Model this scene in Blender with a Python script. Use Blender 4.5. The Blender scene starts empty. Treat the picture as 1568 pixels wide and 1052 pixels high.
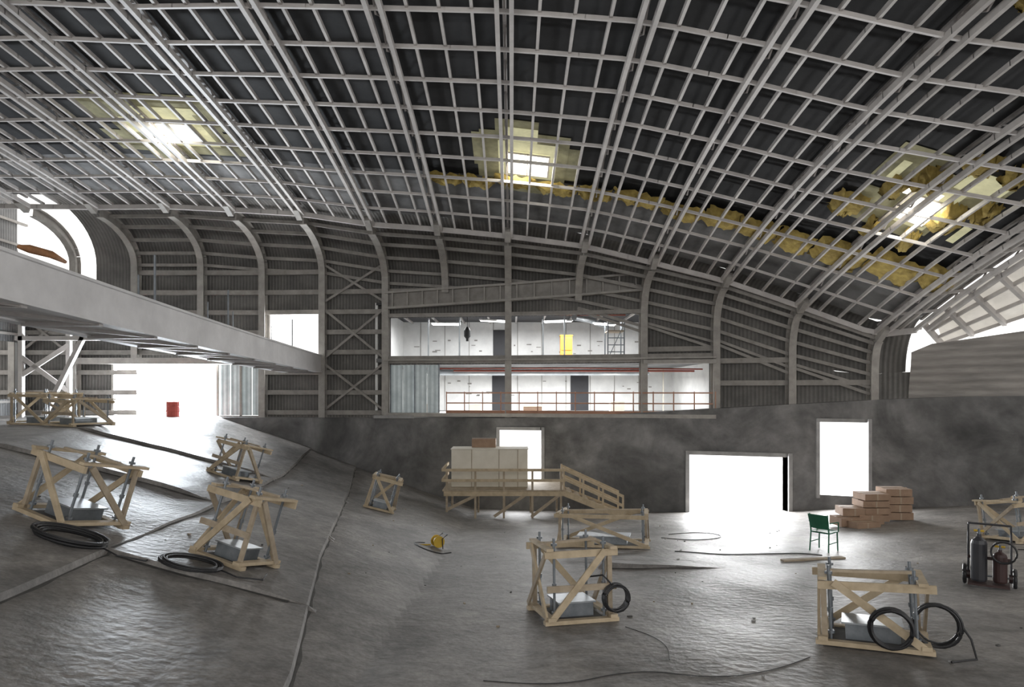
import bpy, math, random
import numpy as np
from mathutils import Vector, Matrix, Euler
random.seed(4)
C = bpy.context.scene.collection
rad = math.radians

# ------------------------------------------------------------ materials
def mat(name, c1, c2=None, rough=0.8, metal=0.0, scale=2.0, bump=0.0, bscale=30.0, emit=None, estr=0.0, wave=None, stretch=None, detail=6, blotch=None):
    m = bpy.data.materials.new(name); m.use_nodes = True
    nt = m.node_tree; b = nt.nodes['Principled BSDF']
    b.inputs['Roughness'].default_value = rough
    b.inputs['Metallic'].default_value = metal
    c2 = c2 or tuple(x*0.75 for x in c1)
    tc = nt.nodes.new('ShaderNodeTexCoord')
    mp = nt.nodes.new('ShaderNodeMapping')
    nt.links.new(tc.outputs['Object'], mp.inputs['Vector'])
    if stretch: mp.inputs['Scale'].default_value = stretch
    n = nt.nodes.new('ShaderNodeTexNoise'); n.inputs['Scale'].default_value = scale; n.inputs['Detail'].default_value = detail
    n.inputs['Roughness'].default_value = 0.62
    nt.links.new(mp.outputs['Vector'], n.inputs['Vector'])
    r = nt.nodes.new('ShaderNodeValToRGB')
    r.color_ramp.elements[0].position = 0.32; r.color_ramp.elements[1].position = 0.68
    r.color_ramp.elements[0].color = (*c2, 1); r.color_ramp.elements[1].color = (*c1, 1)
    nt.links.new(n.outputs['Fac'], r.inputs['Fac'])
    col = r.outputs['Color']
    if blotch:  # list of (scale, low multiplier, distortion)
        for (sc, lo, dist) in blotch:
            n3 = nt.nodes.new('ShaderNodeTexNoise'); n3.inputs['Scale'].default_value = sc; n3.inputs['Detail'].default_value = 8
            n3.inputs['Roughness'].default_value = 0.62; n3.inputs['Distortion'].default_value = dist
            nt.links.new(tc.outputs['Object'], n3.inputs['Vector'])
            r3 = nt.nodes.new('ShaderNodeValToRGB'); r3.color_ramp.elements[0].position = 0.36; r3.color_ramp.elements[1].position = 0.64
            r3.color_ramp.elements[0].color = (lo, lo, lo, 1); r3.color_ramp.elements[1].color = (1, 1, 1, 1)
            nt.links.new(n3.outputs['Fac'], r3.inputs['Fac'])
            mx = nt.nodes.new('ShaderNodeMix'); mx.data_type = 'RGBA'; mx.blend_type = 'MULTIPLY'; mx.inputs['Factor'].default_value = 1
            nt.links.new(col, mx.inputs['A']); nt.links.new(r3.outputs['Color'], mx.inputs['B']); col = mx.outputs['Result']
    hsrc = None
    if wave:
        w = nt.nodes.new('ShaderNodeTexWave'); w.wave_type = 'BANDS'; w.bands_direction = wave[0]
        w.inputs['Scale'].default_value = wave[1]; w.inputs['Distortion'].default_value = 0.0
        nt.links.new(tc.outputs['Object'], w.inputs['Vector'])
        mx = nt.nodes.new('ShaderNodeMix'); mx.data_type = 'RGBA'; mx.blend_type = 'MULTIPLY'
        mx.inputs['Factor'].default_value = wave[2]
        nt.links.new(col, mx.inputs['A']); nt.links.new(w.outputs['Color'], mx.inputs['B'])
        col = mx.outputs['Result']; hsrc = w.outputs['Fac']
    nt.links.new(col, b.inputs['Base Color'])
    if bump > 0:
        bp = nt.nodes.new('ShaderNodeBump'); bp.inputs['Strength'].default_value = bump; bp.inputs['Distance'].default_value = 0.03
        if hsrc is None:
            n2 = nt.nodes.new('ShaderNodeTexNoise'); n2.inputs['Scale'].default_value = bscale; n2.inputs['Detail'].default_value = 5
            nt.links.new(tc.outputs['Object'], n2.inputs['Vector']); hsrc = n2.outputs['Fac']
        nt.links.new(hsrc, bp.inputs['Height']); nt.links.new(bp.outputs['Normal'], b.inputs['Normal'])
    if emit:
        b.inputs['Emission Color'].default_value = (*emit, 1); b.inputs['Emission Strength'].default_value = estr
    return m

M_floor = mat('concrete_floor', (0.47,0.44,0.41), (0.29,0.272,0.255), 0.55, scale=3.5, bump=0.5, bscale=9, detail=10, blotch=[(0.2,0.5,1.2),(0.8,0.65,1.0),(6,0.72,0.4),(24,0.72,0.2)])
M_joint_dark = mat('dark_joint_shade_and_bits', (0.10,0.097,0.09), (0.06,0.058,0.055), 0.9, scale=5)  # paints step shade along slab joints; also colours debris and frame bases
M_conc = mat('concrete_wall', (0.31,0.305,0.30), (0.19,0.188,0.188), 0.85, scale=1.4, bump=0.25, bscale=9, detail=9, blotch=[(0.28,0.42,1.2),(0.9,0.7,0.8)])
M_conc_l = mat('concrete_reveal', (0.38,0.375,0.37), (0.24,0.24,0.235), 0.8)
M_skin = mat('corrugated_sheet', (0.22,0.21,0.195), (0.125,0.12,0.112), 0.6, scale=1.2, bump=0.5, wave=('X', 2.4, 0.3), blotch=[(0.5,0.7,0.5)])
M_skinl = mat('corrugated_sheet_side', (0.22,0.22,0.215), (0.13,0.13,0.13), 0.6, scale=1.2, bump=0.5, wave=('Y', 2.4, 0.3))
M_col = mat('primed_steel_column', (0.40,0.38,0.35), (0.28,0.265,0.245), 0.55, scale=3)
M_girt = mat('primed_steel_girt', (0.34,0.32,0.295), (0.22,0.207,0.19), 0.55, scale=3)
M_grid = mat('white_primed_steel', (0.62,0.59,0.565), (0.42,0.395,0.38), 0.5, scale=1.2)
M_grid2 = mat('grey_primed_steel', (0.42,0.395,0.38), (0.28,0.26,0.25), 0.5, scale=2)
M_deck = mat('dark_roof_deck', (0.028,0.0285,0.030), (0.012,0.0125,0.014), 0.85, scale=1.5)
M_board = mat('grey_roof_board', (0.25,0.25,0.25), (0.08,0.08,0.08), 0.8, scale=0.7)
M_ins = mat('yellow_insulation', (0.50,0.38,0.11), (0.25,0.18,0.05), 0.95, scale=4, bump=0.9, bscale=10)
M_glow = mat('insulation_glow', (0.36,0.34,0.2), (0.10,0.095,0.055), 0.9, scale=1.3, emit=(0.75,0.70,0.42), estr=0.055)  # yellow insulation with emission put in for daylight around the skylights
M_glow2 = mat('insulation_glow_bright', (0.5,0.48,0.28), (0.3,0.28,0.14), 0.9, scale=3, emit=(0.88,0.85,0.55), estr=0.30)  # brighter inner patch, the skylight glow put in as emission
M_sky = mat('skylight_glazing', (0.9,0.9,0.85), None, 0.4, emit=(1.0,0.98,0.86), estr=2.4)
M_bridge = mat('white_bridge_steel', (0.76,0.75,0.75), (0.60,0.59,0.59), 0.55, scale=1.2)
M_wood = mat('pine_plank', (0.56,0.455,0.315), (0.39,0.31,0.205), 0.75, scale=5)
M_wood2 = mat('pine_plank_grey', (0.44,0.365,0.27), (0.30,0.24,0.17), 0.75, scale=5)
M_ply = mat('pale_plywood', (0.74,0.70,0.61), (0.64,0.60,0.51), 0.7, scale=2)
M_rod = mat('galvanised_rod', (0.24,0.26,0.28), (0.15,0.17,0.19), 0.45, 0.5, scale=6)
M_galv = mat('galvanised_sheet', (0.50,0.53,0.56), (0.34,0.37,0.39), 0.35, 0.6, scale=3)
M_black = mat('black_rubber', (0.022,0.022,0.024), (0.012,0.012,0.013), 0.5)
M_white = mat('white_plaster', (0.88,0.88,0.86), (0.72,0.72,0.71), 0.8, scale=1.2)
M_dark = mat('dark_door', (0.04,0.04,0.045), None, 0.6)
M_orange = mat('orange_paint', (0.75,0.33,0.06), (0.6,0.24,0.04), 0.6)
M_tarp = mat('brown_orange_tarp', (0.42,0.19,0.08), (0.25,0.12,0.05), 0.8, scale=6)
M_rail = mat('rust_primer_rail', (0.50,0.27,0.18), (0.38,0.19,0.12), 0.6)
M_pipe = mat('red_pipe_paint', (0.35,0.08,0.05), None, 0.5)
M_green = mat('green_plastic', (0.03,0.17,0.10), (0.02,0.11,0.06), 0.5)
M_card = mat('brown_carton', (0.36,0.245,0.17), (0.26,0.17,0.115), 0.85, scale=3)
M_cardtape = mat('carton_tape', (0.42,0.32,0.23), None, 0.6)
M_cyl = mat('dark_cylinder_paint', (0.05,0.05,0.055), (0.03,0.03,0.035), 0.4)
M_redd = mat('dark_maroon_paint', (0.055,0.028,0.026), None, 0.5)
M_drum = mat('red_drum_paint', (0.45,0.07,0.05), None, 0.5)
M_yel = mat('yellow_plastic', (0.65,0.42,0.04), None, 0.5)
M_sheet = mat('translucent_sheet_glow', (0.62,0.67,0.67), (0.36,0.40,0.41), 0.4, scale=1.5, bump=0.4, wave=('X', 1.6, 0.45), emit=(0.6,0.7,0.72), estr=0.12)  # faint emission put in for daylight coming through the sheet
M_plank = mat('board_marked_wall', (0.46,0.43,0.40), (0.28,0.265,0.25), 0.85, scale=2.0, bump=0.3, wave=('Z', 1.3, 0.25), stretch=(0.4,0.4,3))
M_pale = mat('pale_louvre_glow', (0.7,0.68,0.64), (0.55,0.53,0.5), 0.6, emit=(0.92,0.87,0.78), estr=0.3)  # pale sheet with emission put in for light leaking through
M_lamp = mat('fluorescent_tube', (0.9,0.9,0.9), None, 0.4, emit=(1,1,1), estr=8)

# ------------------------------------------------------------ mesh builder
class MB:
    def __init__(s): s.v=[]; s.f=[]; s.m=[]; s.mats=[]
    def mi(s, m):
        if m not in s.mats: s.mats.append(m)
        return s.mats.index(m)
    def hexa(s, p, m):
        n=len(s.v); s.v += [tuple(q) for q in p]; k=s.mi(m)
        for f in ((0,3,2,1),(4,5,6,7),(0,1,5,4),(1,2,6,5),(2,3,7,6),(3,0,4,7)):
            s.f.append(tuple(n+i for i in f)); s.m.append(k)
    def box(s, c, d, m, rot=None):
        c=Vector(c); R=Euler(rot).to_matrix() if rot else Matrix.Identity(3)
        x,y,z=[q/2 for q in d]
        P=[(-x,-y,-z),(x,-y,-z),(x,y,-z),(-x,y,-z),(-x,-y,z),(x,-y,z),(x,y,z),(-x,y,z)]
        s.hexa([c+R@Vector(p) for p in P], m)
    def bar(s, p, q, w, h, m, up=(0,0,1), ext=0.0):
        p=Vector(p); q=Vector(q); d=(q-p)
        if d.length<1e-5: return
        d.normalize(); p=p-d*ext; q=q+d*ext
        up=Vector(up)
        if abs(d.dot(up))>0.98: up=Vector((0,1,0)) if abs(d.y)<0.9 else Vector((1,0,0))
        sd=d.cross(up).normalized(); u=sd.cross(d).normalized()
        a=sd*(w/2); b=u*(h/2)
        s.hexa([p-a-b,p+a-b,q+a-b,q-a-b,p-a+b,p+a+b,q+a+b,q-a+b], m)
    def poly(s, pts, w, h, m, up=(0,0,1)):
        for a,b in zip(pts[:-1],pts[1:]): s.bar(a,b,w,h,m,up,0.01)
    def tube(s, pts, r, m, n=8, closed=False):
        pts=[Vector(p) for p in pts]; k=s.mi(m); base=len(s.v); N=len(pts)
        ref=Vector((0,0,1))
        for i,p in enumerate(pts):
            if closed: d=pts[(i+1)%N]-pts[i-1]
            else: d=pts[min(i+1,N-1)]-pts[max(i-1,0)]
            d.normalize()
            rr=ref if abs(d.dot(ref))<0.95 else Vector((1,0,0))
            a=d.cross(rr).normalized(); b=a.cross(d)
            ri = r[i] if isinstance(r,(list,tuple)) else r
            for j in range(n):
                t=2*math.pi*j/n; s.v.append(tuple(p+a*math.cos(t)*ri+b*math.sin(t)*ri))
        for i in range(N if closed else N-1):
            for j in range(n):
                i2=(i+1)%N
                s.f.append((base+i*n+j,base+i*n+(j+1)%n,base+i2*n+(j+1)%n,base+i2*n+j)); s.m.append(k)
        if not closed:
            s.f.append(tuple(base+j for j in range(n))[::-1]); s.m.append(k)
            s.f.append(tuple(base+(N-1)*n+j for j in range(n))); s.m.append(k)
    def grid(s, P, m):
        k=s.mi(m); base=len(s.v); R=len(P); Cn=len(P[0])
        for r in P:
            for p in r: s.v.append(tuple(p))
        for i in range(R-1):
            for j in range(Cn-1):
                s.f.append((base+i*Cn+j,base+i*Cn+j+1,base+(i+1)*Cn+j+1,base+(i+1)*Cn+j)); s.m.append(k)
    def done(s, name, M=None, parent=None, smooth=False, bevel=0):
        me=bpy.data.meshes.new(name); me.from_pydata(s.v,[],s.f)
        for m in s.mats: me.materials.append(m)
        me.polygons.foreach_set('material_index', s.m)
        if smooth: me.polygons.foreach_set('use_smooth',[True]*len(s.f))
        me.update()
        o=bpy.data.objects.new(name,me); C.objects.link(o)
        if M is not None: o.matrix_world=M
        if parent: o.parent=parent
        if bevel:
            b=o.modifiers.new('bevel','BEVEL'); b.width=bevel; b.segments=2; b.limit_method='ANGLE'
        return o

# ------------------------------------------------------------ building geometry laws
KX=[-22.9,-20.4,-17.9,-15.4,-12.7,-10.2,-7.7,-5.1,-2.66,-0.15,2.56,5.0,7.53,9.95,12.34]
WX=[-24,-15.4,-12.7,-10.2,-7.7,-5.1,-2.66,-.15,2.56,5,7.53,9.95,12.34,14.15,16,22]
WY=[28,28,28,28,27.8,27.6,27.3,27,26.5,26,25.3,24.4,23.4,22.3,20.5,14]
def Yw(x): return float(np.interp(x,WX,WY))
TX=[-24,-15.4,-12.7,-10.2,-7.7,-5.1,-2.66,-.15,2.56,5,7.53,9.95,12.34,13.3]
TE=[11.9,11.8,11.8,11.6,11.45,11.0,10.8,10.53,10.15,9.56,8.9,7.94,6.9,7.0]
TP=[13,13,13,12.9,12.8,12.7,12.6,12.5,12.25,11.8,11.15,10.55,9.95,9.9]
TY=[25.2,25.2,25.1,24.8,24.8,24.5,24.4,24.3,24.2,24.2,24.1,23.6,23.0,21.9]
def E(x): return float(np.interp(x,TX,TE))
def Ye(x): return float(np.interp(x,TX,TY))
def roofz(x,y):
    e=E(x); p=float(np.interp(x,TX,TP)); u=max(0.0,(y-7)/(Ye(x)-7))
    return e+(p-e)*(1-u*u)
def Ct(x): return float(np.interp(x,[-24,-7.7,0,4,7.7,12.3,14.5,22],[4.0,3.95,3.97,4.15,4.4,4.72,4.85,5.0]))
def rv(x): return min(1.6,0.6*(E(x)-Ct(x)))

def T1(y): return np.interp(y,[-4,0,6.2,11.2,26,29],[-0.6,-1.0,-2.0,-3.15,-6,-6.5])
def T2(y): return np.interp(y,[-4,0,7,26,29],[-3.2,-3.6,-4.7,-7.8,-8.3])
def floorz(x,y):
    x=np.asarray(x,float); y=np.asarray(y,float)
    sm=lambda t:(lambda c:c*c*(3-2*c))(np.clip(t,0,1))
    t1=T1(y); t2=T2(y)
    z=2-0.09*(y-9)
    s=0.26+0.08*sm((y-20)/7)
    z=z+s*np.maximum(0,-x-1.5)
    z=z+np.where(x<t1,0.07,0)+np.where(x<t2,0.07,0)
    z=z+np.where((x<t1)&(x>t2)&(y>8.3),0.07*np.clip(1-(y-8.3)/6,0,1)*np.clip((t1-x)/0.7,0,1),0)
    z=z+np.where((x<t2)&(y>13.2),0.09*np.clip(1-(y-13.2)/5,0,1)*np.clip((t2-x)/0.7,0,1),0)
    z=z+np.where((x<t2)&(y>19),0.09*np.clip(1-(y-19)/5,0,1)*np.clip((t2-x)/0.7,0,1),0)
    z=z+np.where((x>1.7)&(x<4)&(y>13),0.12*np.clip((4-x)/2.3,0,1)*np.clip(1-(y-13)/1.5,0,1),0)
    z=z+0.08*np.maximum(0,x-8)
    z=z+0.012*np.sin(x*1.7+y*0.6)+0.01*np.sin(y*2.1-x*0.8)+0.004*np.sin(x*5.1+1.3*np.sin(y*2.3))
    return np.where(z>4.0,4.0+0.02*(z-4),z)
def fz(x,y): return float(floorz(x,y))
def frame_at(x,y,rot,tilt=True,dz=0.0):
    z=fz(x,y)
    if tilt:
        e=0.6
        nx=-(fz(x+e,y)-fz(x-e,y))/(2*e); ny=-(fz(x,y+e)-fz(x,y-e))/(2*e)
        n=Vector((nx,ny,1)).normalized()
    else: n=Vector((0,0,1))
    q=Vector((0,0,1)).rotation_difference(n).to_matrix().to_4x4()
    return Matrix.Translation((x,y,z+dz))@q@Matrix.Rotation(rad(rot),4,'Z')

# floor: grid lines follow the slab joints
ny=420
V=np.linspace(0,1,ny)
U1=np.linspace(0,1,150);U2=np.linspace(0,1,50);U3=np.linspace(0,1,250)
nx=450
Y=np.repeat((-4+V*32)[None,:],nx,0)
for it in range(6):
    t1=T1(Y);t2=T2(Y); X=np.empty_like(Y)
    X[:150]=-23.5+(t2[:150]-0.012+23.5)*U1[:,None]
    X[150:200]=t2[150:200]+0.004+(t1[150:200]-t2[150:200]-0.016)*U2[:,None]
    X[200:]=t1[200:]+0.004+(22-t1[200:]-0.004)*U3[:,None]
    Y=-4+V[None,:]*(np.interp(X,WX,WY)+0.05+4)
for yj in (8.3,13.0,13.2,19.0):
    for col in range(nx):
        j=int(np.searchsorted(Y[col],yj))
        if 0<j<ny: Y[col,j-1]=yj-0.006; Y[col,j]=yj+0.006
Z=floorz(X,Y)
verts=np.stack([X,Y,Z],-1).reshape(-1,3)
i=np.arange(nx-1)[:,None]*ny+np.arange(ny-1)[None,:]; i=i.ravel()
faces=np.stack([i,i+ny,i+ny+1,i+1],-1)
me=bpy.data.meshes.new('floor'); me.from_pydata(verts.tolist(),[],faces.tolist()); me.materials.append(M_floor); me.update()
o=bpy.data.objects.new('floor',me); C.objects.link(o)
b=MB()  # dark strips along the slab joints, painting in shade under each step
def joint_shade(fn,ys,w):
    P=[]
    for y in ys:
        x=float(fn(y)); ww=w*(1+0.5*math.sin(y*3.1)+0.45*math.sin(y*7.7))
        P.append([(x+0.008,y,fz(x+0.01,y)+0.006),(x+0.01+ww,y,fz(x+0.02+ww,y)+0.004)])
    b.grid(P,M_joint_dark)
joint_shade(T1,np.arange(2,26.5,0.12),0.022); joint_shade(T2,np.arange(2,26.5,0.12),0.022)
def jcross_shade(y,x0,x1,w):
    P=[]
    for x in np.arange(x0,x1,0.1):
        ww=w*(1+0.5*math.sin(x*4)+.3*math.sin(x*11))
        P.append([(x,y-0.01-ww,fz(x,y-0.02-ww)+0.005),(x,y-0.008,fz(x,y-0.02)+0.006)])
    b.grid(P,M_joint_dark)
jcross_shade(8.3,-4.8,-2.6,0.045); jcross_shade(13.2,-9.5,-5.8,0.045); jcross_shade(19,-14,-6.8,0.045); jcross_shade(13.0,1.75,3.7,0.035)
b.done('floor_joint_shade')

# ------------------------------------------------------------ walls with openings
def wall(name, x0,x1,yf,zb,zt,holes,th,m,step=0.6):
    b=MB(); br=set(np.round(np.arange(x0,x1,step),3).tolist()+[x1])
    for h in holes: br|={h[0],h[1]}
    br|={x for x in WX if x0<x<x1}
    br=sorted(br)
    for a,c in zip(br[:-1],br[1:]):
        if c-a<1e-4: continue
        mid=(a+c)/2
        hs=sorted([(h[2],h[3]) for h in holes if h[0]<=mid<=h[1]])
        segs=[]; lo=[(zb(a),zb(c))]
        for (h0,h1) in hs:
            segs.append((lo[-1],(h0,h0))); lo.append((h1,h1))
        segs.append((lo[-1],(zt(a),zt(c))))
        for (l,u) in segs:
            if u[0]<=l[0]+1e-3 and u[1]<=l[1]+1e-3: continue
            ya,yc=yf(a),yf(c)
            b.hexa([(a,ya,l[0]),(c,yc,l[1]),(c,yc+th,l[1]),(a,ya+th,l[0]),(a,ya,u[0]),(c,yc,u[1]),(c,yc+th,u[1]),(a,ya+th,u[0])],m)
    return b.done(name)

D1=(-0.49,1.13,1.5,3.5); D2=(6.55,9.75,0.45,2.68); D3=(10.7,12.06,1.42,3.95)
wall('wall_back_concrete',-24,22,lambda x:Yw(x)-0.35,lambda x:-0.3,Ct,[D1,D2,D3],0.5,M_conc)
HL=(-16.4,-10.3,4.0,6.15); HW=(-9.95,-7.9,6.35,8.15); HU=(-4.95,4.9,6.42,8.0); HG=(-5.0,7.4,4.12,6.1)
HT=(-19.6,-17.2,9.3,10.25)
holes=[HL,HW,HU,HG]
wall('wall_back_upper',-24,14.2,lambda x:Yw(x)+0.25,lambda x:Ct(x)-0.02,lambda x:(E(min(x,13.3))-rv(min(x,13.3))),holes+[HT],0.08,M_skin)
b=MB(); P=[]
for x in np.arange(-17.2,13.31,0.5).tolist()+[13.3]:
    row=[]; e=E(x); r=rv(x); yy=Yw(x)+0.25; y2=Ye(x); zt=roofz(x,y2)+0.45
    for k in range(11):
        t=k/10*math.pi/2
        row.append((x, y2+(yy-y2)*math.cos(t), (e-r)+(zt-(e-r))*math.sin(t)))
    P.append(row)
b.grid(P,M_skin); b.done('wall_back_cove',smooth=True)
b=MB(); P=[];Q=[]
for x in np.arange(-24,13.31,0.5).tolist()+[13.3]:
    ye=Ye(x); P.append([(x,y,roofz(x,y)+0.45) for y in np.linspace(-5,ye-3.2,30)])
    Q.append([(x,y,roofz(x,y)+0.45) for y in np.linspace(ye-3.2,ye,6)])
b.grid(P,M_deck); b.grid(Q,M_board); b.done('ceiling')

# columns
b=MB()
def isec(b,pts,m,w=0.26,d=0.34,side=(1,0,0)):
    S=Vector(side)
    pts=[Vector(p) for p in pts]
    for a,c in zip(pts[:-1],pts[1:]):
        t=(c-a).normalized(); n=S.cross(t).normalized()
        b.bar(a+n*d/2,c+n*d/2,w,0.03,m,up=n,ext=0.015)
        b.bar(a-n*d/2,c-n*d/2,w,0.03,m,up=n,ext=0.015)
        b.bar(a,c,0.05,d,m,up=n,ext=0.01)
for k,x in enumerate(KX):
    y0=Yw(x)-0.02; e=E(x); r=rv(x); y2=Ye(x); zb=Ct(x)
    if x in (-2.66,2.56): zb=8.95
    if x in (-15.4,-12.7): zb=6.2
    z1=e-r
    pts=[(x,y0,zb),(x,y0,z1)]
    for q in range(1,9):
        t=q/8*math.pi/2*0.92
        pts.append((x,y2+(y0-y2)*math.cos(t),z1+(e-0.1-z1)*math.sin(t)))
    isec(b,pts,M_col)
    b.bar((x,y2,e-0.15),(x,y2-0.5,roofz(x,y2-0.5)),0.2,0.2,M_col)
b.bar((-17.9,27.9,6.25),(-10.2,27.9,6.25),0.3,0.25,M_col)
b.done('steel_wall_columns')
# girts
b=MB()
allh=holes
for a,c in zip(KX[:-1],KX[1:]):
    lim=min(E(a)-rv(a),E(c)-rv(c))
    zz=[]; z=4.1+ (0.35 if a>7 else 0)
    while z<lim: zz.append(z); z+=0.82
    for z in zz:
        if z<max(Ct(a),Ct(c))-0.05: continue
        if any(h[0]<(a+c)/2<h[1] and h[2]-0.2<z<h[3]+0.9*(h is HU) for h in allh): continue
        if a<-17.8 and z>9: continue
        b.bar((a,Yw(a)+0.12,z),(c,Yw(c)+0.12,z),0.2,0.09,M_girt)
        b.bar((a,Yw(a)+0.03,z+0.06),(c,Yw(c)+0.03,z+0.06),0.03,0.16,M_girt)
    for t in (0.0,0.3,0.62,0.95,1.25):
        if c<-15: continue
        pa=[]
        for x in (a,c):
            y0=Yw(x)+0.1; e=E(x); r=rv(x); y2=Ye(x); z1=e-r
            pa.append((x,y2+(y0-y2)*math.cos(t),z1+(e-0.02-z1)*math.sin(t)))
        b.bar(pa[0],pa[1],0.12,0.12,M_girt)
for a,c in ((5.0,7.53),(7.53,9.95),(9.95,12.34),(2.56,5.0)):
    za=E(a)-rv(a); zc=E(c)-rv(c)
    for f in (0.3,0.62):
        b.bar((a,Yw(a)+0.1,za-(za-zc)*f*0.5-0.2),(c,Yw(c)+0.1,zc-0.25-f*0.7),0.1,0.1,M_girt)
for (a,c,z0,z1) in ((-7.7,-5.1,4.2,6.2),(-7.7,-5.1,6.3,8.4),(-7.7,-5.1,8.6,10.2),(-20.4,-17.9,6.4,8.4)):
    b.bar((a,Yw(a)-0.05,z0),(c,Yw(c)-0.05,z1),0.05,0.09,M_girt); b.bar((a,Yw(a)-0.08,z1),(c,Yw(c)-0.08,z0),0.05,0.09,M_girt)
b.done('steel_wall_girts')

b=MB()
def sl(x): return 8.35+ (x+5.1)*0.05
for a,c in zip([-5.1,-2.66,-.15,2.56],[-2.66,-.15,2.56,5.0]):
    for z,h in ((0.0,0.08),(0.62,0.08)):
        b.bar((a,Yw(a)-0.12,sl(a)+z),(c,Yw(c)-0.12,sl(c)+z),0.3,h,M_col)
    b.bar((a,Yw(a)-0.05,sl(a)+0.3),(c,Yw(c)-0.05,sl(c)+0.3),0.04,0.6,M_girt)
    for q in range(4):
        x=a+(c-a)*(q+0.5)/4; b.box((x,Yw(x)-0.14,sl(x)+0.3),(0.05,0.16,0.6),M_col)
    b.bar((a,Yw(a)-0.1,8.06),(c,Yw(c)-0.1,8.06),0.12,0.14,M_girt)
b.done('gallery_lintel_beam')
b=MB()
for a,c in zip([-5.1,-2.66,-.15,2.56,5.0],[-2.66,-.15,2.56,5.0,7.53]):
    b.bar((a,Yw(a)-0.1,6.26),(c,Yw(c)-0.1,6.26),0.5,0.06,M_col)
    b.bar((a,Yw(a)-0.05,6.28),(c,Yw(c)-0.05,6.28),0.1,0.3,M_girt)
    b.bar((a,Yw(a)-0.1,4.08),(c,Yw(c)-0.1,4.08),0.5,0.14,M_col)
b.bar((5.0,Yw(5)-.15,6.12),(7.53,Yw(7.53)-.15,6.12),0.4,0.14,M_col)
b.done('gallery_edge_beams')

# gallery rooms behind
yb=34.5
b=MB(); b.box((1.3,30.9,4.0),(13.6,7.6,0.12),M_conc_l); b.box((1.3,31.1,6.26),(13.6,6.9,0.16),M_board); b.done('floor_gallery')
b=MB(); b.box((1.3,31.1,8.55),(13.6,6.9,0.1),M_dark)
for x in np.arange(-5,8,1.3): b.box((x,31.1,8.46),(0.08,6.6,0.1),M_grid)
b.done('ceiling_gallery')
b=MB()
b.box((1.3,yb,6.2),(13.6,0.2,4.8),M_white)
b.box((-5.5,31.2,6.2),(0.1,7,4.8),M_white)
b.box((8.1,30.1,6.2),(0.1,9,4.8),M_white)
for x,w in ((-0.6,0.8),(3.4,0.9)):
    b.box((x,yb-0.12,5.0),(w,0.04,1.9),M_dark)
    b.box((x,yb-0.13,5.98),(w+0.2,0.06,0.08),M_girt)
b.box((-0.6,yb-0.12,7.2),(0.7,0.04,1.8),M_dark)
random.seed(11)
for i in range(46):
    x=-4.8+random.random()*12.5; z=random.choice((4.9,5.2,5.5,7.0,7.3,7.6))+random.uniform(-.1,.1)
    b.box((x,yb-0.115,z),(random.uniform(.04,.3),0.02,random.uniform(.03,.07)),M_girt)
for x in np.arange(-4.6,8,1.22): b.box((x,yb-0.112,6.2),(0.025,0.02,4.6),M_girt)
b.done('wall_gallery')
b=MB()
b.box((6.4,yb-2,5.05),(0.05,0.05,2.0),M_ply); b.box((7.2,yb-2,5.05),(0.05,0.05,2.0),M_ply); b.box((6.8,yb-2,6.02),(0.9,0.05,0.06),M_ply)
b.done('wooden_door_frame')
b=MB()
for x in (-3.5,-2.2,2.2,1.3): b.box((x,28.6,7.3),(0.06,0.06,1.95),M_galv)
b.tube([(-5.2,28.3,5.95),(2.5,28.3,5.98),(7.9,28.3,5.93)],0.03,M_pipe); b.tube([(-2.5,29.2,5.9),(7.8,29.2,5.88)],0.04,M_pipe)
b.tube([(-5.0,28.4,8.2),(4.8,28.9,8.25)],0.04,M_pipe); b.tube([(-4,30,5.85),(6,30,5.85)],0.14,M_galv,12)
b.tube([(2.6,28.6,8.1),(3.4,30.5,8.2),(4.6,33,8.15)],0.12,M_galv,12)
b.done('service_pipes')
b=MB()
for k in range(6):
    z=6.4+k*0.3
    b.bar((4.1,29.2,z),(4.8,29.2,z),0.04,0.04,M_rod)
for (x,y) in ((4.1,29.2),(4.8,29.2),(4.1,30.1),(4.8,30.1)): b.bar((x,y,6.35),(x,y,8.05),0.05,0.05,M_rod)
b.bar((4.1,29.2,6.4),(4.8,29.2,7.9),0.03,0.03,M_rod)
b.box((4.45,29.65,7.6),(0.7,0.95,0.05),M_wood2); b.done('scaffold_tower')
b=MB(); b.tube([(-1.9,29,z) for z in (7.25,7.35,7.6,7.75)],[.06,.14,.14,.05],M_black,12); b.bar((-1.9,29,7.75),(-1.9,29,8.4),.02,.02,M_black); b.box((-1.9,29,7.2),(.1,.1,.12),M_black); b.done('hanging_work_lamp')
b=MB(); b.box((2.55,32.2,7.0),(0.55,0.5,1.2),M_orange); b.box((2.55,31.93,7.2),(0.45,0.03,0.5),M_yel)
b.box((2.55,32.2,7.63),(0.6,0.55,0.06),M_yel); b.done('orange_cabinet')
b=MB()
for (x,z,w,h) in ((-4,4.25,.9,.4),(0.9,4.2,.8,.3),(4.6,4.3,.6,.5),(-1.6,4.25,.5,.4)): b.box((x,30,z),(w,.5,h),M_card if w>.7 else M_ply); b.box((x,30,z+h/2+.01),(w*1.03,.52,.02),M_ply)
b.done('stacked_material_boxes')
for (x,y,z,r) in ((-0.8,29.5,8.08,25),(2.0,29.7,8.08,-20),(4.2,31,8.08,35),(-3,31,8.08,10)):
    b=MB(); b.box((0,0,0),(1.3,0.12,0.06),M_white); b.tube([(-0.6,0,-0.05),(0.6,0,-0.05)],0.02,M_lamp)
    b.bar((-.5,0,0),(-.5,0,.3),0.02,0.02,M_rod); b.bar((.5,0,0),(.5,0,.3),0.02,0.02,M_rod)
    b.done('fluorescent_batten',Matrix.Translation((x,y,z))@Matrix.Rotation(rad(r),4,'Z'))
b=MB()
rx=[-2.6,-0.15,2.56,5.0,7.4]
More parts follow.
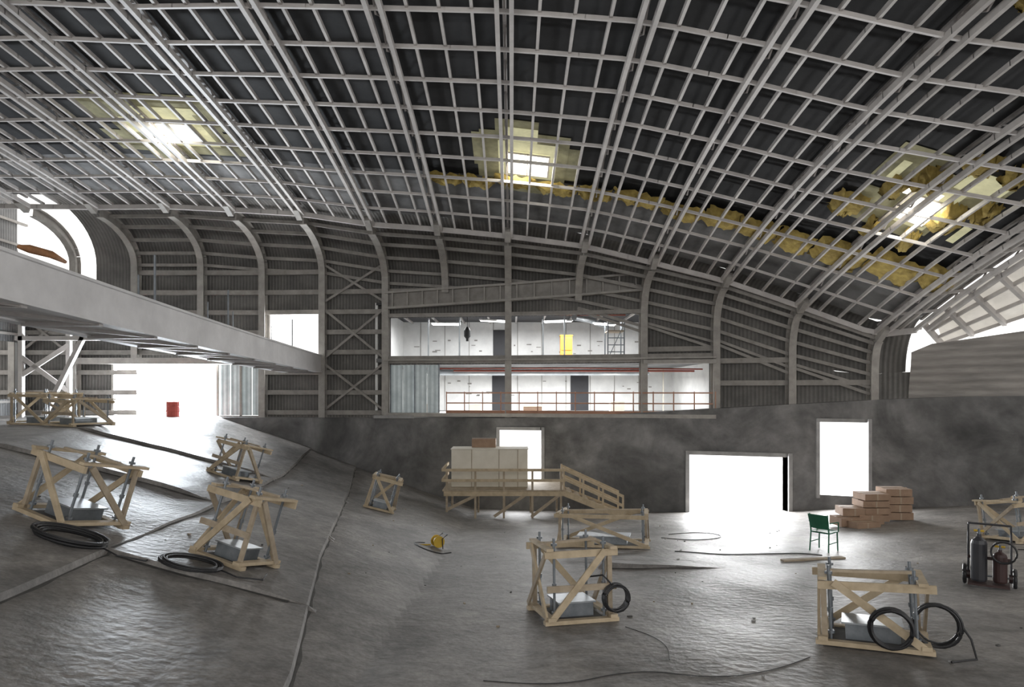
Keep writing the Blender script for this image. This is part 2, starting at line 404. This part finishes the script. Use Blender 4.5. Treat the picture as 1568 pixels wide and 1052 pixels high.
for z in (4.95,4.55):
    for a,c in zip(rx[:-1],rx[1:]): b.bar((a,Yw(a)-0.2,z),(c,Yw(c)-0.2,z),0.04,0.05,M_rail)
x=-2.6
while x<7.5: b.bar((x,Yw(x)-0.2,4.1),(x,Yw(x)-0.2,5.0),0.04,0.04,M_rail); x+=0.72
for a,c in zip(rx[:-1],rx[1:]): b.bar((a,Yw(a)-0.2,4.2),(c,Yw(c)-0.2,4.2),0.03,0.12,M_rail)
b.done('gallery_guard_rail')
b=MB()
for i in range(4):
    x=-4.7+i*0.5; b.box((x,Yw(x)+0.3+0.05*(i%2),5.1),(0.48,0.03,1.95),M_sheet); 
for x in (-4.95,-3.95,-2.95): b.bar((x,Yw(x)+.25,4.1),(x,Yw(x)+.25,6.1),0.05,0.05,M_rod)
b.done('corrugated_sheet_screen')
b=MB()
for i in range(4):
    x=-11.9+i*0.45; b.box((x,28.3+0.05*(i%2),5.07),(0.43,0.03,2.1),M_sheet)
for x in (-12.15,-11.2,-10.3): b.bar((x,28.2,4.0),(x,28.2,6.15),0.08,0.08,M_col)
b.done('corrugated_sheet_screen')

def frame(name,h,yf,w=0.12,m=M_conc_l,depth=0.55):
    b=MB(); x0,x1,z0,z1=h
    for x in (x0-w/2,x1+w/2): b.box((x,yf(x)+depth/2-0.04,(z0+z1)/2),(w,depth,z1-z0+2*w),m)
    b.bar((x0,yf(x0)+depth/2-0.04,z1+w/2),(x1,yf(x1)+depth/2-0.04,z1+w/2),depth,w,m)
    return b.done(name)
yc=lambda x:Yw(x)-0.36
frame('door_1',D1,yc); frame('door_2',D2,yc,0.14); frame('door_3',D3,yc)
yu=lambda x:Yw(x)+0.15
frame('window_1',HL,yu,0.1,M_col,0.25); frame('window_2',HW,yu,0.08,M_col,0.25)

# left wall
b=MB()
def yz(y0,y1,z0,z1): b.box((-20.05,(y0+y1)/2,(z0+z1)/2),(0.1,y1-y0,z1-z0),M_skinl)
yz(-4,24.3,2,13.2); yz(27.6,28.4,2,9.3); yz(24.3,27.6,2,4.7); yz(24.3,27.6,7.0,13.2)
b.done('wall_left')
b=MB()
for y in np.arange(-3,28,2.6):
    isec(b,[(-19.8,y,3.5),(-19.8,y,12.8)],M_col,side=(0,1,0))
for z in np.arange(4.6,12.8,0.9):
    if not 4.7<z<7: b.bar((-19.9,-4,z),(-19.9,28,z),0.1,0.1,M_girt)
b.done('steel_side_columns')
b=MB()
for (p,q) in (((-15.7,25.6,7.8),(-17.6,25.6,4.0)),((-18.6,25.6,7.0),(-13.0,25.6,7.0)),((-18.4,25.6,4),(-18.4,25.6,9)),((-17.0,26.2,4),(-17.0,26.2,9)),((-18.4,25.6,5.6),(-17.0,26.2,6.8)),((-18.4,25.6,6.3),(-17.0,26.2,5.0))):
    b.bar(p,q,0.16,0.16,M_grid)
b.done('steel_support_trestle')

# right wall
b=MB(); P=[]
for x,y,zt in ((13.3,22.9,6.3),(13.9,22.4,6.55),(14.6,21.8,6.65),(15.4,21.0,6.78),(16.5,19.9,6.95),(19,17.2,7.3),(22,14,7.8)):
    row=[]
    for k in range(9):
        t=k/8; zb=Ct(x)-0.02; z=zb+(zt-zb)*t
        off=-0.5*math.sin(t*math.pi/2)**2*0.9
        row.append((x+off*0.7*(1 if x>13.5 else 0.3),y+off*0.7,z))
    P.append(row)
b.grid(P,M_plank); b.done('wall_right_boards',smooth=True)
b=MB(); top=[];bot=[]
for t in np.linspace(0,1,14):
    y=22.0-t*14; a=Vector((13.3,y,roofz(13.3,y)+0.3)); c=Vector((14.0+t*7,22.2-t*8.6,6.62+t*3.6))
    top.append(a); bot.append(c)
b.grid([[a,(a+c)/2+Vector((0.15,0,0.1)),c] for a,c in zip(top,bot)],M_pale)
for a,c in zip(top,bot): b.bar(a-Vector((0,0,.1)),c-Vector((0,0,.1)),0.12,0.16,M_grid)
for f in (0.35,0.7,1.0): b.poly([a.lerp(c,f)-Vector((0,0,.06)) for a,c in zip(top,bot)],0.08,0.1,M_grid)
b.done('wall_right_louvres')
b=MB(); b.box((22.1,5,4),(0.2,18,10),M_conc); b.done('wall_right')

# ------------------------------------------------------------ roof grid
b=MB()
y0=4.0
def rp(x,y,dz=0): return (x,y,roofz(x,y)+dz)
def line(x,dz,w,h,m,step=1.0,ys=y0):
    ye=Ye(x); n=int((ye-ys)/step); yy=np.linspace(ys,ye,n)
    b.poly([rp(x,y,dz) for y in yy],w,h,m)
KR=KX+[13.2]
for k,x in enumerate(KR):
    for s in (-0.14,0.14): line(x+s,0,0.09,0.13,M_grid)
    line(x,0.34,0.08,0.06,M_grid2)
    yy=np.arange(y0,Ye(x)-0.3,0.62)
    for i,y in enumerate(yy[:-1]):
        z0,z1=(0,0.34) if i%2 else (0.34,0)
        b.bar(rp(x,y,z0),rp(x,yy[i+1],z1),0.035,0.035,M_grid2)
b.done('roof_main_ribs')
b=MB()
for a,c in zip(KR[:-1],KR[1:]):
    n=4 if c-a>2 else 2
    for q in range(1,n): line(a+(c-a)*q/n,0.1,0.06,0.10,M_grid,1.2)
b.done('roof_secondary_bars')
b=MB()
for t in np.arange(0,1.0001,1.22/20):
    pts=[];pts2=[]
    for x in np.arange(-22.9,13.21,0.9).tolist()+[13.2]:
        y=max(y0,Ye(x)-t*20.4)
        pts.append(rp(x,y,0.05)); pts2.append(rp(x,y+0.12,0.12))
    b.poly(pts,0.06,0.08,M_grid); b.poly(pts2,0.05,0.05,M_grid2)
pe=[rp(x,Ye(x),0.0) for x in np.arange(-22.9,13.21,0.6)]
b.poly(pe,0.12,0.16,M_grid)
b.done('roof_purlins')

def lump(name,cells):
    b=MB()
    for (x,y,w,l,dz) in cells:
        P=[];nu,nv=11,8
        for i in range(nu):
            row=[]
            for j in range(nv):
                u=i/(nu-1)-.5; v=j/(nv-1)-.5
                xx=x+u*w+random.uniform(-.05,.05); yy=y+v*l+random.uniform(-.07,.07)
                edge=1-max(abs(u),abs(v))*2
                row.append((xx,yy,roofz(xx,yy)+dz-0.2*min(1,edge*3)+random.uniform(-.06,.05)))
            P.append(row)
        b.grid(P,M_ins)
    return b.done(name,smooth=True)
random.seed(21)
cells=[]
x=-2.6
while x<12.9:
    w=random.uniform(0.9,1.6)
    if random.random()<0.9:
        cells.append((x+w/2,Ye(x)-3.3+random.uniform(-.12,.12),w*0.98,random.uniform(0.4,0.6)+0.7*max(0,min(1,(x-2)/7)),0.32))
    x+=w
lump('insulation_strip',cells)
cells=[]
for i in range(12):
    cells.append((random.uniform(8.6,12.7),random.uniform(15.2,19.2),random.uniform(.3,.8),random.uniform(.5,1.1),0.38))
for i in range(7):
    cells.append((random.uniform(6,9.5),random.uniform(9,11),random.uniform(.5,1.1),random.uniform(.3,.6),0.38))
lump('insulation_patches',cells)

for si,(x,y,w,l,gw,gl) in enumerate(((-9.9,20.0,1.5,1.2,4.2,4.8),(0.45,20.1,1.25,1.15,3.2,4.4),(10.5,17.6,0.8,1.1,3.2,4.2))):
    b=MB()
    def patch(cx,cy,w,l,dz,m):
        b.grid([[rp(cx+u*w,cy+v*l,dz) for v in np.linspace(-.5,.5,6)] for u in np.linspace(-.5,.5,6)],m)
    for k in range(9):  # emissive patches put the daylight glow around the glazing
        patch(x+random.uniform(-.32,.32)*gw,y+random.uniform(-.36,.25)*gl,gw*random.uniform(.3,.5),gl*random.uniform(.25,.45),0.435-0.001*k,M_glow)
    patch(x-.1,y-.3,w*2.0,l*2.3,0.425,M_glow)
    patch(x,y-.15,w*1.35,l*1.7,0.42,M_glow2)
    patch(x,y,w,l,0.41,M_sky)
    if si==2:
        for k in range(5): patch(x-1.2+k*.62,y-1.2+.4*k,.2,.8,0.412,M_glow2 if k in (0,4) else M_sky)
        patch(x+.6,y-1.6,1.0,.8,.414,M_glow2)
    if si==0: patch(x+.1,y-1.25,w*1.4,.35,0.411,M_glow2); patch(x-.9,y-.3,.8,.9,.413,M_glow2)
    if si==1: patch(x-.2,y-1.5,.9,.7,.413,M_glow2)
    for u in (-.5,0,.5): b.poly([rp(x+u*w,y+v*l,0.38) for v in (-.5,0,.5)],0.04,0.05,M_grid)
    for v in (-.5,.5): b.poly([rp(x+u*w,y+v*l,0.38) for u in (-.5,0,.5)],0.04,0.05,M_grid)
    b.done('skylight')

# ------------------------------------------------------------ bridge
b=MB()
B0=Vector((-7.75,27.6,6.12)); B1=Vector((-6.65,0,7.02))
n=14; pts=[]
for i in range(n+1):
    t=i/n; p=B0.lerp(B1,t); p.z+= -0.18*math.sin(t*math.pi)*0.6; pts.append(p)
for sx in (0,-1.35):
    q=[p+Vector((sx,0,0)) for p in pts]
    b.poly(q,0.05,0.62,M_bridge)
    b.poly([p+Vector((-.04,0,.33)) for p in q],0.24,0.05,M_bridge)
    b.poly([p+Vector((-.04,0,-.33)) for p in q],0.24,0.05,M_bridge)
b.poly([p+Vector((-.67,0,0.27)) for p in pts],1.3,0.06,M_board)
b.poly([p+Vector((-.67,0,-0.30)) for p in pts],1.2,0.04,M_bridge)
for i in range(n):
    p=pts[i];q=pts[i+1]
    b.bar(p+Vector((-.05,0,-.35)),q+Vector((-1.3,0,-.35)),0.09,0.07,M_grid2)
    b.bar(p+Vector((0,0,-.35)),p+Vector((-1.35,0,-.35)),0.12,0.09,M_grid2)
for i in (1,3,4,6): 
    p=pts[i]; b.bar(p+Vector((-1.35,0,.3)),p+Vector((-1.35,0,1.3)),0.03,0.03,M_rod)
for i in (2,5,7): b.bar(pts[i]+Vector((-.02,0,.3)),pts[i]+Vector((-.02,0,1.3)),0.03,0.03,M_rod)
b.done('steel_footbridge')
b=MB(); b.tube([(-7.15,9.9,7.10),(-7.2,10.2,7.13),(-7.16,10.6,7.13),(-7.2,11.0,7.09)],[.03,.065,.06,.03],M_tarp,12); b.done('rolled_tarp',smooth=True)

# ------------------------------------------------------------ guard frames
def loops(b,c,r,n,m,ax='Z',rt=0.012,jit=0.05):
    for i in range(n):
        ri=r*(1+random.uniform(-jit*2,jit)); cx=c[0]+random.uniform(-jit,jit)*r; cy=c[1]+random.uniform(-jit,jit)*r
        pts=[]
        for k in range(28):
            t=2*math.pi*k/28
            if ax=='Z': pts.append((cx+ri*1.25*math.cos(t),cy+ri*math.sin(t),c[2]+0.012+0.016*(i//2)))
            else: pts.append((cx+ri*math.cos(t),c[1]+0.02*(i-n/2),c[2]+ri*math.sin(t)+random.uniform(-.003,.003)))
        b.tube(pts,rt,m,6,closed=True)
def guard_frame(x,y,rot,w=1.15,d=1.1,h=0.85,coil=None,style=0):
    random.seed(int(abs(x*31+y*17)*10))
    b=MB(); W=M_wood; W2=M_wood2
    hw,hd=w/2,d/2; o=0.08
    for sy in (-1,1): b.box((0,sy*hd,0.035),(w+2*o,0.10,0.05),W)
    for sx in (-1,1): b.box((sx*hw,0,0.085),(0.10,d+2*o,0.045),W)
    for sy in (-1,1): b.box((random.uniform(-.05,.05),sy*hd,h-0.03),(w+2*o,0.04,0.09),W,rot=(0,random.uniform(-.03,.03),0))
    for sx in (-1,1): b.box((sx*hw,random.uniform(-.05,.05),h+0.04),(0.09,d+2*o,0.035),W,rot=(0,0,random.uniform(-.06,.06)))
    for sx in (-1,1):
        for sy in (-1,1):
            px,py=sx*(hw-0.08),sy*(hd-0.08)
            b.tube([(px,py,0.03),(px,py,h+0.17)],0.018,M_rod,8)
            b.tube([(px,py,h+0.07),(px,py,h+0.10)],0.042,M_rod,8)
            b.tube([(px,py,0.12),(px,py,0.15)],0.042,M_rod,8)
            b.tube([(px,py,h*.5),(px,py,h*.5+.05)],0.03,M_rod,8)
            if (sx*sy>0)==(style%2==0): b.box((sx*(hw-.02),sy*(hd-.02),h/2),(0.06,0.04,h),W2)
    sg=1 if style%2 else -1
    b.bar((-hw*sg,-hd-0.045,0.06),(hw*sg*0.75,-hd-0.045,h),0.03,0.085,W,up=(0,0,1))
    b.bar((hw*sg,hd+0.045,0.06),(-hw*sg*0.8,hd+0.045,h),0.03,0.085,W)
    b.bar((-hw-0.045,-hd,0.06),(-hw-0.045,hd*0.8,h),0.03,0.08,W)
    b.bar((hw+0.045,hd,0.06),(hw+0.045,-hd*0.8,h),0.03,0.08,W2)
    if style in (1,3):
        b.box((0,-hd-0.03,h*0.5),(w+0.1,0.03,0.08),W2)
        b.bar((-hw-0.07,hd,0.1),(-hw-0.07,-hd,h*0.95),0.03,0.07,W2)
    b.box((0,0,h+0.075),(w*0.95,0.07,0.03),W2,rot=(0,0,0.25))
    b.box((0,0,0.12),(w*0.55,d*0.55,0.20),M_rod); b.box((0,0,0.23),(w*0.62,d*0.62,0.02),M_galv)
    b.box((0,0,0.03),(w*0.8,d*0.8,0.03),M_joint_dark)
    if coil=='hang':
        loops(b,(hw*0.35,-hd-0.12,0.28),0.21,7,M_black,'Y')
        loops(b,(hw+0.12,-hd*0.6,0.30),0.22,6,M_black,'Y')
        b.tube([(hw+.3,-hd*.6,.4),(hw+.42,-hd*.8,.2),(hw+.45,-hd,.02),(hw+.2,-hd-.2,.015)],0.012,M_black)
    if coil=='side':
        loops(b,(hw+0.02,-hd-0.08,0.32),0.17,8,M_black,'Y')
        b.tube([(0,-hd*.4,.3),(0.1,-hd*.6,.55),(0.3,-hd,.6),(hw*.9,-hd-.1,.5)],0.012,M_black)
    return b.done('wooden_guard_frame',frame_at(x,y,rot))
guard_frame(0.80,9.2,14,w=0.84,d=0.82,h=0.92,coil='side',style=1)
guard_frame(4.2,7.95,-26,w=1.02,d=0.78,h=0.72,coil='hang',style=0)
guard_frame(-3.8,9.35,-20,w=0.74,d=0.7,h=0.92,style=1)
guard_frame(-5.9,9.15,-20,w=0.85,d=0.85,h=0.82,style=0)
guard_frame(-7.0,17.2,-22,w=0.85,d=0.82,h=0.85,style=1)
guard_frame(-14.2,20.8,-15,w=1.3,d=1.2,h=0.9,style=0)
guard_frame(-12.7,20.0,-22,w=1.2,d=1.2,h=0.75,style=1)
guard_frame(-3.8,19.6,5,w=0.72,d=0.8,h=0.9,style=2)
guard_frame(2.2,16.3,-12,w=2.0,d=1.2,h=0.74,style=0)
guard_frame(11.35,15.2,10,w=1.1,d=1.0,h=0.85,style=1)
random.seed(9)
for (x,y,r,n) in ((-4.0,8.55,0.28,6),(-5.3,8.2,0.31,9)):
    b=MB(); loops(b,(0,0,0),r,n,M_black,'Z',0.014,0.1)
    b.tube([(r,0,.02),(r+.3,-.2,.02),(r+.6,-.1,.02),(r+.6,.2,.02)],0.010,M_black)
    b.done('cable_coil',frame_at(x,y,10,dz=0.01))
def cable(pts,r=0.012,m=M_black,name='floor_cable'):
    P=[]
    for (a,c) in zip(pts[:-1],pts[1:]):
        for k in range(14):
            t=k/14; P.append((a[0]+(c[0]-a[0])*t,a[1]+(c[1]-a[1])*t))
    P.append(pts[-1]); Q=[]
    for i in range(len(P)):
        lo=max(0,i-7);hi=min(len(P),i+8)
        Q.append((sum(p[0] for p in P[lo:hi])/(hi-lo),sum(p[1] for p in P[lo:hi])/(hi-lo)))
    b=MB(); b.tube([(x,y,fz(x,y)+r) for x,y in Q],r,m,6); b.done(name)
cable([(3.3,15.4),(4.6,14.6),(6.0,14.9),(6.8,14.4)],0.010)
cable([(-0.5,6.6),(0.4,6.4),(1.2,6.9),(1.9,6.6),(2.6,6.8),(3.4,7.5)],0.004)
cable([(1.3,8.8),(1.8,7.9),(1.6,6.9)],0.003)
cable([(-1.9,15.8),(-2.3,15.2),(-1.7,14.6),(-1.2,15.0)],0.010)
cable([(3.9,18.2),(5.2,19),(5.6,17.6),(4.6,17.0),(3.6,17.8)],0.008)
cable([(10.2,14.2),(10.9,13.4),(11.8,13.1)],0.009)
b=MB(); b.bar((5.5,13.9,fz(5.5,13.9)+.02),(6.9,14.2,fz(6.9,14.2)+.02),0.12,0.03,M_wood2); b.done('loose_plank')
b=MB()
b.tube([(0,-.09,.14),(0,.09,.14)],.10,M_yel,18); b.tube([(0,-.11,.14),(0,-.09,.14)],.13,M_yel,18); b.tube([(0,.09,.14),(0,.11,.14)],.13,M_yel,18)
b.tube([(.1,-.14,0),(.05,-.14,.22),(.15,-.14,.32),(.15,.14,.32),(.05,.14,.22),(.1,.14,0)],0.013,M_black)
b.tube([(-.15,0,.05),(-.4,.05,.02),(-.55,-.1,.02)],0.016,M_yel)
b.done('yellow_cable_reel',frame_at(-1.7,15.4,25))
b=MB(); random.seed(5)
for i in range(90):
    x=random.uniform(-8,10); y=random.uniform(6.5,21); s=random.uniform(.01,.03)
    b.box((x,y,fz(x,y)+s*.3),(s*random.uniform(.8,2.5),s,s*.6),random.choice((M_joint_dark,M_wood2,M_conc_l)),rot=(0,0,random.uniform(0,3)))
b.done('floor_debris')

# ------------------------------------------------------------ platform with stairs
b=MB(); yF,yB=23.0,25.2; zd=1.66; xl,xr=-2.3,1.75
for i in range(12):
    y=yF+(yB-yF)*(i+.5)/12; b.box(((xl+xr)/2,y,zd),(xr-xl+0.1,0.17,0.045),M_wood2)
for y in (yF,(yF+yB)/2,yB): b.box(((xl+xr)/2,y,zd-0.1),(xr-xl,0.06,0.15),M_wood)
for x in np.linspace(xl+.1,xr-.1,5):
    for y in (yF+.03,yB-.05):
        g=fz(x,y); top=zd+0.72 if y<24 else zd
        b.bar((x,y,g),(x,y,top),0.07,0.07,M_wood2)
for z in (0.35,0.7): b.box(((xl+xr)/2,yF-0.03,zd+z),(xr-xl+.1,0.04,0.09),M_wood)
b.bar((xl+.1,yF,fz(xl,yF)+.05),(xl+1.2,yF,zd-.1),0.04,0.1,M_wood2); b.bar((xr-1.1,yF,fz(xr,yF)+.05),(xr-.1,yF,zd-.1),0.04,0.1,M_wood2)
b.bar((-.6,yF,fz(0,yF)+.05),(.5,yF,zd-.1),0.04,0.1,M_wood2)
b.box((xl-.05,(yF+yB)/2,zd+.35),(0.05,yB-yF,0.1),M_wood); b.box((xl-.05,(yF+yB)/2,zd+.7),(0.05,yB-yF,0.1),M_wood)
x0,x1=xr,3.75; z1=fz(x1,23.4)
for yy in (yF+.05,yF+1.15):
    b.bar((x0,yy,zd-.08),(x1,yy,z1+.05),0.05,0.2,M_wood)
    for dz in (0.4,0.72): b.bar((x0,yy,zd+dz),(x1,yy,z1+dz+.02),0.05,0.09,M_wood)
    for t in (0,.33,.66,1): 
        x=x0+(x1-x0)*t; z=zd+(z1-zd)*t; b.bar((x,yy,z-.05),(x,yy,z+.78),0.06,0.06,M_wood)
for i in range(7):
    t=(i+.5)/7; b.box((x0+(x1-x0)*t,yF+.6,zd+(z1-zd)*t),(0.26,1.1,0.04),M_wood2)
b.done('wooden_stair_platform')
hb=1.3
b=MB(); b.box((-.78,24.2,zd+.03+hb/2),(2.65,1.0,hb),M_ply)
for x in (-1.4,-0.45,.2): b.box((x,23.69,zd+.03+hb/2),(0.02,0.02,hb),M_wood2)
b.box((-.78,24.2,zd+hb+.045),(2.7,1.04,0.03),M_ply)
b.done('plywood_crate',bevel=0.01)
b=MB(); b.box((-1.0,24.5,zd+hb+.21),(0.85,0.6,0.3),M_card); b.box((-1.0,24.5,zd+hb+.37),(0.87,0.12,0.012),M_cardtape); b.done('carton_box',bevel=0.01)

b=MB()
def ct(x,y,z,w,d,h,r=0):
    b.box((x,y,z+h/2),(w,d,h-.02),M_card,rot=(0,0,r)); b.box((x,y,z+h-.005),(w*1.01,0.07,0.012),M_cardtape,rot=(0,0,r))
    b.box((x,y-d/2,z+h*.5),(0.05,0.015,h*.9),M_cardtape,rot=(0,0,r))
bx,by=10.2,19.6; bz=fz(bx,by)
ct(bx-.75,by-.3,bz,.65,.6,.26,.1); ct(bx-.55,by-.1,bz+.26,.6,.6,.24,-.1); ct(bx-.1,by-.15,bz+.03,.7,.6,.28)
for k in range(4): ct(bx+.12+.03*(k%2),by+.05,bz+.08+.2*k,.75,.65,.2,.05*(k%2))
for k in range(4): ct(bx+.9-.03*(k%2),by+.2,bz+.1+.225*k,.72,.65,.225,-.06*(k%2))
ct(bx-.5,by-.75,bz-.02,.7,.5,.22,.2)
b.done('carton_stack',bevel=0.012)

b=MB()
for sx in (-.21,.21):
    b.tube([(sx,-.2,0),(sx*.95,-.19,.43)],0.016,M_green); b.tube([(sx,.24,0),(sx*.95,.2,.43),(sx*.95,.27,.84)],0.016,M_green)
    b.tube([(sx,-.19,.2),(sx,.22,.2)],0.01,M_green)
    b.tube([(sx*1.1,-.18,.43),(sx*1.15,-.16,.64),(sx*1.1,.22,.66)],0.014,M_green)
P=[[(u*.44,v*.44-.02,.44-.03*math.cos(u*3)*math.cos(v*3)+.01) for v in np.linspace(-.5,.5,7)] for u in np.linspace(-.5,.5,7)]
b.grid(P,M_green); b.box((0,0,.425),(.42,.42,.02),M_green)
P=[[(u*.42,.21+w*.13+.04*(1-4*u*u),.52+w*.32) for w in np.linspace(0,1,5)] for u in np.linspace(-.5,.5,7)]
b.grid(P,M_green); b.box((0,.27,.7),(.4,.02,.26),M_green,rot=(-.15,0,0))
b.done('green_chair',frame_at(6.95,15.2,130,tilt=False))

b=MB()
def cyl(x,y,r,h,m):
    n=[(0.02,.9),(0.05,1),(h*.8,1),(h*.87,.85),(h*.92,.5),(h*.94,.3),(h,.28)]
    b.tube([(x,y,z+.08) for z,_ in n],[r*k for _,k in n],m,16); b.tube([(x,y,h+.06),(x,y,h+.16)],r*.22,M_rod,8); b.tube([(x-.07,y,h+.13),(x+.07,y,h+.13)],.018,M_yel,8)
cyl(-.13,0,.115,.78,M_cyl); cyl(.15,.02,.10,.55,M_redd)
for sx in (-.28,.3): 
    b.tube([(sx,.14,.08),(sx,.16,.8),(sx,.3,.98)],.016,M_cyl)
    w=[(sx+(.05 if sx>0 else -.05),.17+.14*math.cos(2*math.pi*k/20),.15+.14*math.sin(2*math.pi*k/20)) for k in range(20)]
    b.tube(w,.03,M_black,8,closed=True); b.tube([(sx-.03,.17,.15),(sx+.03,.17,.15)],.07,M_redd,10)
b.tube([(-.28,.3,.98),(.3,.3,.98)],.018,M_cyl); b.box((0,.02,.06),(.56,.36,.03),M_redd); b.box((0,.13,.45),(.58,.02,.05),M_redd); b.tube([(-.3,.17,.15),(.3,.17,.15)],.015,M_rod)
for i in range(5):
    pts=[(.2+.17*math.cos(2*math.pi*k/20),-.12-.012*i,.62+.17*math.sin(2*math.pi*k/20)) for k in range(20)]
    b.tube(pts,.015,M_black,6,closed=True)
b.done('gas_cylinder_cart',frame_at(7.75,11.1,-35,tilt=False))

b=MB(); b.tube([(0,0,z) for z in (0,.02,.2,.22,.42,.44,.6)],[.24,.26,.26,.28,.26,.27,.26],M_drum,18); b.done('red_drum',frame_at(-13.3,26.8,0,tilt=False))

# ------------------------------------------------------------ light
w=bpy.data.worlds.new('overcast_sky'); bpy.context.scene.world=w; w.use_nodes=True
bg=w.node_tree.nodes['Background']; bg.inputs['Color'].default_value=(1.0,0.985,0.965,1); bg.inputs['Strength'].default_value=1.6
def area(name,loc,rot,sx,sy,p,col=(0.98,0.99,1)):
    l=bpy.data.lights.new(name,'AREA'); l.shape='RECTANGLE'; l.size=sx; l.size_y=sy; l.energy=p; l.color=col
    o=bpy.data.objects.new(name,l); C.objects.link(o); o.location=loc; o.rotation_euler=rot; return o
def win(name,h,off,p,col=(0.98,0.99,1)):
    x0,x1,z0,z1=h; xc=(x0+x1)/2; ang=math.atan2(Yw(x1)-Yw(x0),x1-x0)
    area(name,(xc,Yw(xc)+off,(z0+z1)/2),(rad(-90),0,ang),(x1-x0)*1.02,(z1-z0),p,col)
win('daylight_door_1',D1,0.2,170); win('daylight_door_2',D2,0.2,700); win('daylight_door_3',D3,0.2,300)
win('daylight_window_1',(-16.4,-12.2,4.0,6.15),0.4,2100,(0.86,0.93,1)); win('daylight_window_2',HW,0.4,280)
area('gallery_light',(1.3,30.5,5.65),(0,0,0),10,3,850); area('gallery_light_upper',(1.3,30.5,8.1),(0,0,0),10,2,750)
for (x,y) in ((-9.9,20),(0.45,20.1),(10.5,17.6)):
    area('skylight_daylight',(x,y,roofz(x,y)+0.36),(0,0,0),1.0,1.0,70,(1,0.96,0.85))

cd=bpy.data.cameras.new('camera'); cam=bpy.data.objects.new('camera',cd); C.objects.link(cam)
cam.location=(0,0,5); cam.rotation_euler=(rad(90),0,0)
cd.sensor_width=36; cd.lens=24; cd.shift_y=0.047; cd.clip_end=300
bpy.context.scene.camera=cam
bpy.context.scene.view_settings.view_transform='Standard'
bpy.context.scene.view_settings.exposure=0.35
